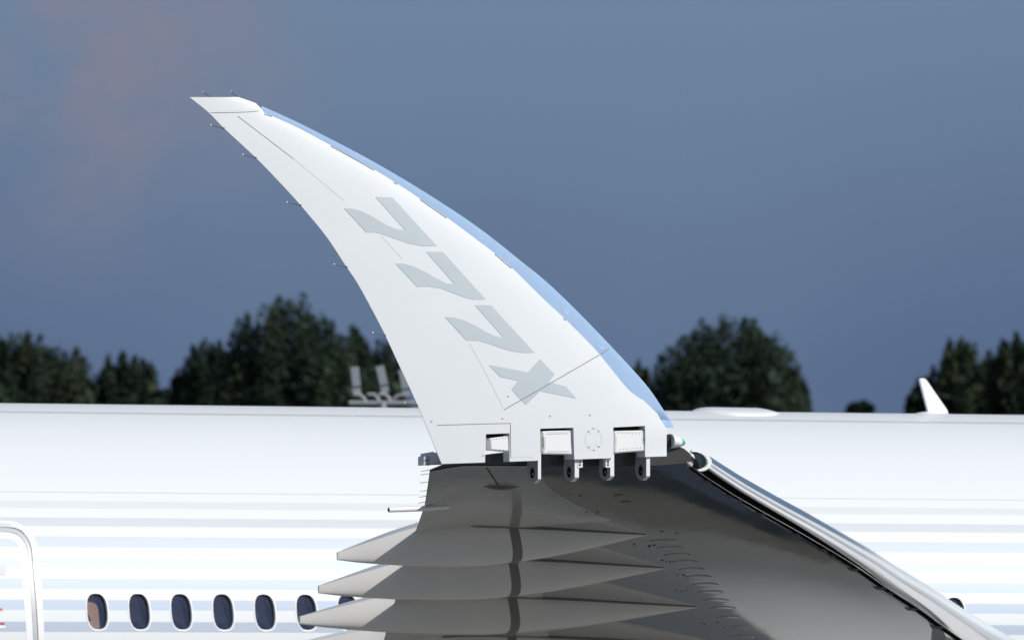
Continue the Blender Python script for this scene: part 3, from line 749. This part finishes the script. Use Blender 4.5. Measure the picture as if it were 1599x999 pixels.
cover([(846.5, 673), (895.5, 671), (897, 709.5), (848, 708.5)], .02, [(854 + 2.7 * k, 677.5 - .1 * k) for k in range(13)] + [(856 + 2.7 * k, 704.6) for k in range(13)] + [(851, 684 + 4 * k) for k in range(5)] + [(892.4, 682.5 + 3.8 * k) for k in range(5)], [(845.8, 681), (848.8, 681), (849, 699), (846.6, 699)])
cover([(959, 672.6), (1007, 671.5), (1008, 703.5), (960, 707.3)], .02, [(966 + 5.4 * k, 675.5 + .25 * k) for k in range(7)] + [(968 + 5.4 * k, 701.5 - .4 * k) for k in range(7)] + [(962, 683 + 4.6 * k) for k in range(3)] + [(1003.5, 683 + 4 * k) for k in range(3)])
# hinge lugs with through holes
def lug(xl, xr, ytop, ybot, hole_y, step=None):
    # plate across X; profile in Y,Z; hole near its lower end
    A = onY(xl, ytop, -.03); Bq = onY(xr, ytop, -.03); x0, x1 = A.x, Bq.x
    zt = A.z + .03; zb = onY(xr, ybot, -.03).z; zh = onY(xr, hole_y, .08).z; yc = .085; rh = .042
    prof = [(-.03, zt), (-.03, zb + .012), (-.015, zb), (.06, zb - .028), (.125, zb - .02), (.195, zb + .03), (.205, zb + .06), (.205, zt)]
    def edge_at(th):
        d_ = Vector((math.cos(th), math.sin(th))); best = 9
        for p, q in zip(prof, prof[1:] + prof[:1]):
            e = Vector((q[0] - p[0], q[1] - p[1])); w_ = Vector((p[0] - yc, p[1] - zh)); den = d_.x * e.y - d_.y * e.x
            if abs(den) < 1e-9: continue
            t_ = (w_.x * e.y - w_.y * e.x) / den; s_ = (w_.x * d_.y - w_.y * d_.x) / den
            if t_ > 0 and -1e-6 <= s_ <= 1 + 1e-6: best = min(best, t_)
        return yc + d_.x * best, zh + d_.y * best
    ths = sorted([2 * math.pi * k / 36 for k in range(36)] + [math.atan2(p[1] - zh, p[0] - yc) % (2 * math.pi) for p in prof]); n = len(ths)
    V = []; F = []
    for X in (x0, x1):
        V += [Vector((X, *edge_at(th))) for th in ths]; V += [Vector((X, yc + rh * math.cos(th), zh + rh * 1.25 * math.sin(th))) for th in ths]
    for k in range(n):
        j = (k + 1) % n
        F += [(k, j, n + j, n + k), (2 * n + k, 2 * n + j, 3 * n + j, 3 * n + k), (k, j, 2 * n + j, 2 * n + k), (n + k, n + j, 3 * n + j, 3 * n + k)]
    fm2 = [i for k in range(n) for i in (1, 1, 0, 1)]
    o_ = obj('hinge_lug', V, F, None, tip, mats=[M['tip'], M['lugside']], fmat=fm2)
    c_ = Vector(((x0 + x1) / 2, yc, zh))
    secs = []
    for X, r1 in ((x0 - .004, 1.0), (x0 - .004, .80), (x1, .80)):
        secs.append([Vector((X, yc + rh * r1 * 1.02 * math.cos(2 * math.pi * k / 20), zh + rh * 1.25 * r1 * 1.02 * math.sin(2 * math.pi * k / 20))) for k in range(20)])
    loft('bushing', secs, M['dark'], tip, caps=False)
    prism('hole_shadow_disc', [Vector((x1 - .006, yc + rh * 1.0 * math.cos(2 * math.pi * k / 14), zh + rh * 1.25 * math.sin(2 * math.pi * k / 14))) for k in range(14)], (0, 0, 0), (.004, 0, 0), M['dark'], tip)  # dark disc fills the hole and paints the shadow in it
    tube('hinge_pin', [Vector((x0 + .006, yc + .004, zh - .01)), Vector((x1 - .004, yc + .004, zh - .01))], .012, M['steel'], tip, 10)
    if step:
        P = [onY(x, y, -.035) for x, y in step]; s_ = prism('lug_shoulder', P, (0, 0, 0), (0, .05, 0), M['tip'], tip)
        mx = sum(p[0] for p in step) / len(step)
        dots('shoulder_bolt', bvh_of(s_), [(mx - .5, 721.5), (mx - .5, 725.5)], 1.7, M['dark'], tip, .003)
lug(840, 844.8, 712, 749.5, 738.3)
lug(897.5, 904, 708, 747, 737, [(902.5, 710), (909.8, 710), (909.8, 729.5), (902.5, 730)])
lug(953, 959, 706, 745, 735.5, [(945.8, 710), (954, 710), (954, 729.5), (945.8, 729.5)])
lug(1009.3, 1015, 702, 745, 734.5)
# static dischargers on the tip
for x0, y0, x1, y1 in [(328, 195.5, 350, 200.5), (378, 241.5, 400, 246.5), (447, 315.5, 470, 320.5), (520.5, 412.5, 542, 417), (581, 519, 602, 523.5), (631, 628.5, 652, 632.5), (316, 143.5, 328, 151.5), (360, 143, 370, 151)]:
    yy = .35 * TLEAN * max(onY(x1, y1).z - 7.6, 0) ** 2
    w_ = tube('static_discharger', [onY(x0, y0, yy), onY(lerp(x0, x1, .85), lerp(y0, y1, .85), yy), onY(x1, y1, yy)], [.0055, .0055, .011], M['rod'], tip, 6)
    pq = onY(x0, y0, yy); q2 = onY(lerp(x0, x1, .1), lerp(y0, y1, .1), yy)
    tube('discharger_tip', [pq, q2], .0075, M['faint'], tip, 6)

# --- navigation light fairing at the wing fold
def bullet(xa_, xb_, m, name, par, u0, u1):
    secs = []
    for k in range(9):
        u = lerp(u0, u1, k / 8); px = lerp(1044, 1070.5, u); cy = lerp(688, 691.5, u); r = (1 - max(u, 0) ** 1.9) ** .75
        c_ = onY(px, cy, .22); rz = .068 * r + .0015; ry_ = .11 * r + .0015
        secs.append([c_ + Vector((0, ry_ * math.cos(2 * math.pi * j / 20), rz * math.sin(2 * math.pi * j / 20))) for j in range(20)])
    return loft(name, secs, m, par, deg=50)
nav = bullet(0, 0, M['white'], 'navigation_light', AIR, .06, .60)
bullet(0, 0, M['lens'], 'green_lens', nav, .60, .995)
rg = [onY(1041, 679, .18), onY(1047, 678, .18), onY(1048, 698, .18), onY(1042, 701, .18)]
prism('light_gasket', rg, (0, 0, 0), (0, .2, 0), M['dark'], nav)
noseblk = prism('wing_fold_cap', [onY(x, y, .26) for x, y in [(1043, 702), (1056, 695), (1068, 700), (1079, 709), (1079, 720), (1066, 724), (1046, 716)]], (0, 0, 0), (0, .45, 0), M['under'], AIR)

# ------------------------------------------------------------------ trees far behind
def leaf_mats():
    r_ = []
    for i, c in enumerate([(0.026, 0.044, 0.026), (0.031, 0.050, 0.026), (0.020, 0.035, 0.025), (0.058, 0.068, 0.034)]):
        m = mat('foliage_%s' % 'abcd'[i], c, 0.8, spec=0.2, noise=0.25, nscale=.7); r_.append(m)
    return r_
LM = leaf_mats()
def tree(px, ptop, wpx, dist, label, seed, pale_leaves=0, lobes=None, dens=460):
    rnd = random.Random(seed)
    d = ray(px, HORIZON); d = Vector((d.x, d.y, 0)).normalized()
    ctr = Vector((CAM.x, CAM.y, 0)) + d * dist; ppm = FPX / dist
    hgt = CAM.z + (HORIZON - ptop) / ppm; rad = wpx / ppm / 2 * 1.14
    root = empty('broadleaf_tree', tuple(ctr)); tag(root, label, 'tree', 'trees beyond the airliner')
    tube('trunk', [(0, 0, 0), (rad * .03, 0, hgt * .3), (-rad * .02, 0, hgt * .6), (0, 0, hgt * .86)], [hgt * .022, hgt * .017, hgt * .01, hgt * .003], M['bark'], root, 9)
    nb = 11
    for k in range(nb):
        a = 2 * math.pi * k / nb + rnd.uniform(-.3, .3); z = hgt * rnd.uniform(.25, .6); rr = rad * rnd.uniform(.45, .8)
        e = Vector((rr * math.cos(a), rr * math.sin(a), z + hgt * rnd.uniform(.12, .3)))
        tube('limb', [(0, 0, z), e * .5 + Vector((0, 0, z * .5)), e], [hgt * .009, hgt * .006, hgt * .002], M['bark'], root, 6)
    # upright spires of foliage packed into a dome, thinner growth below
    hc = max((640 - ptop) / ppm * 1.12, rad * .5)
    V = []; F = []; FM = []
    def leaf(c_, s, tone):
        ax = Vector((rnd.gauss(0, 1), rnd.gauss(0, 1), rnd.gauss(0, .8))).normalized(); b2 = ax.cross(Vector((rnd.gauss(0, 1), rnd.gauss(0, 1), rnd.gauss(0, 1)))).normalized()
        b0 = len(V); V.extend([c_ - ax * s, c_ + b2 * s * .62, c_ + ax * s, c_ - b2 * s * .62]); F.append((b0, b0 + 1, b0 + 2, b0 + 3))
        r_ = rnd.random(); FM.append((0 if r_ < .45 else 1 if r_ < .65 else 2) if tone < .85 - pale_leaves * .35 else (1 if r_ < .5 else 3))
    ns = lobes or 40
    for k in range(ns):
        a = rnd.uniform(0, 2 * math.pi); q = math.sqrt((k + .5) / ns) * .95
        zt = hgt - hc * (1 - (1 - q ** 3.0) ** .5) * .95 - hc * rnd.uniform(-.05, .20) * (1 if k else 0)
        ln = hc * rnd.uniform(.55, .95); sr = rad * rnd.uniform(.16, .27); tone = rnd.random()
        cx, cy = q * rad * .9 * math.cos(a), q * rad * .9 * math.sin(a)
        for j in range(int(dens * rnd.uniform(.8, 1.2))):
            u = rnd.random() ** .75; prof_ = min(1, (u * 2.4 + .10)) * (1 - .25 * u); b_ = rnd.uniform(0, 2 * math.pi); q2 = sr * prof_ * rnd.random() ** .5
            leaf(Vector((cx + q2 * math.cos(b_), cy + q2 * math.sin(b_), zt - ln * u)), rnd.uniform(.08, .17), tone)
    for j in range(1500):                                   # the body of the crown down towards the ground
        z = hgt * rnd.uniform(.22, 1) - hc * .5; q2 = rad * .92 * math.sqrt(rnd.random()) * min(1, max(.25, z / (hgt * .45))); b_ = rnd.uniform(0, 2 * math.pi)
        if z > 1: leaf(Vector((q2 * math.cos(b_), q2 * math.sin(b_), z)), rnd.uniform(.3, .6), .5)
    obj('crown', V, F, None, root, mats=LM, fmat=FM, fix=False)
    return root
TREES = [(-12, 509, 70, 800, 'dark tree cut by the left edge of the picture', 1), (52, 520, 190, 820, 'broad low dark tree near the left edge', 2),
 (196, 548, 104, 840, 'small dark tree alone left of the tall group', 3), (330, 532, 122, 810, 'sloping left shoulder tree of the tall group', 4),
 (452, 463, 225, 790, 'tallest tree rising left of the folded wingtip', 5), (548, 512, 120, 824, 'tree directly behind the floodlight mast', 6),
 (592, 528, 90, 852, 'dark tree half hidden behind the tail edge of the wingtip', 7), (1000, 563, 46, 832, 'thin dark sapling against the wingtip leading edge', 8),
 (1135, 489, 240, 796, 'large rounded tree right of the wingtip', 9), (1222, 574, 86, 816, 'low bush on the right flank of the rounded tree', 10),
 (1344, 626, 40, 880, 'tiny bush peeping alone above the fuselage', 11), (1508, 527, 128, 770, 'paler green tree behind the white blade antenna', 12),
 (1596, 522, 110, 760, 'paler green tree cut by the right edge of the picture', 13), (1448, 590, 60, 810, 'low dark shrub left behind the blade antenna', 14),
 (258, 606, 46, 900, 'low shrub in the gap between the left trees', 15)]
for px, pt, wp, ds, lb, sd_ in TREES:
    tree(px, pt, wp, ds, lb, sd_, pale_leaves=1 if px > 1480 else 0, lobes=int(16 + wp * .22))  # rightmost trees take more of the pale leaf colours

# ------------------------------------------------------------------ floodlight mast behind the fuselage
MD = 300.0; ppm = FPX / MD
def atd(px, py, dd=0.0):
    d = ray(px, py); k = (MD + dd) / d.dot(FH); return CAM + d * k
base = atd(597, HORIZON); base.z = 0
mast = empty('floodlight_mast', tuple(base)); tag(mast, 'grey mast with pale rectangular floodlights on curved arms', 'floodlight')
def mp_(p): return p - base
def mtube(name, pts, r, m, par=mast): return tube(name, [mp_(p) for p in pts], r, m, par, 10)
mtube('pole', [Vector((base.x, base.y, 0)), atd(597, 640), atd(597, 628)], [.16, .10, .09], M['lamp'])
mtube('crossbar', [atd(545, 629.5), atd(652, 629.5)], .06, M['lamp'])
for pts in ([(552, 616), (562, 617), (568, 622), (572, 630)], [(574, 616), (584, 616), (590, 622), (592, 630)], [(591, 616), (602, 616), (608, 623), (610, 630)], [(632, 616), (622, 617), (614, 623), (611, 630)]):
    mtube('arm', [atd(*q) for q in pts], .045, M['lamp'])
for (x, y, tilt, fin) in ((555, 588, -6, 0), (596, 586, -13, 1), (631, 592, -10, 1)):
    lt = empty('lamp_head', tuple(mp_(atd(x, y)))); lt.parent = mast
    hw_, hh_ = 6.8 / ppm, 15.5 / ppm; ca, sa = math.cos(R(tilt)), math.sin(R(tilt))
    def lp(a, c, dd): return RT * (a * ca + c * sa) + UZ * (c * ca - a * sa) + FH * dd
    o = prism('housing', [lp(-hw_, -hh_, 0), lp(hw_, -hh_, 0), lp(hw_, hh_, 0), lp(-hw_, hh_, 0)], FH * 0, FH * .16, M['lamp'], lt)
    prism('lamp_glass', [lp(-hw_ * .86, -hh_ * .92, 0), lp(hw_ * .86, -hh_ * .92, 0), lp(hw_ * .86, hh_ * .92, 0), lp(-hw_ * .86, hh_ * .92, 0)], FH * -.012, FH * -.002, M['lampglass'], lt)
    prism('ballast_box', [lp(-hw_ * .95, -hh_ * 1.75, .02), lp(hw_ * .9, -hh_ * 1.75, .02), lp(hw_ * .9, -hh_ * 1.12, .02), lp(-hw_ * .95, -hh_ * 1.12, .02)], FH * 0, FH * .18, M['lampglass'], lt)
    tube('bracket', [lp(0, -hh_ * 1.3, .1), lp(-hw_ * .5, -hh_ * 2.0, .1)], .04, M['lamp'], lt, 8)
    if fin: prism('visor', [lp(-hw_ * 2.3, hh_ * .72, .05), lp(-hw_ * .9, hh_ * .98, .05), lp(-hw_ * .9, hh_ * .8, .05)], FH * 0, FH * .1, M['lamp'], lt)
print('objects', len(bpy.data.objects), 'tris', sum(len(m_.polygons) * 2 for m_ in bpy.data.meshes))
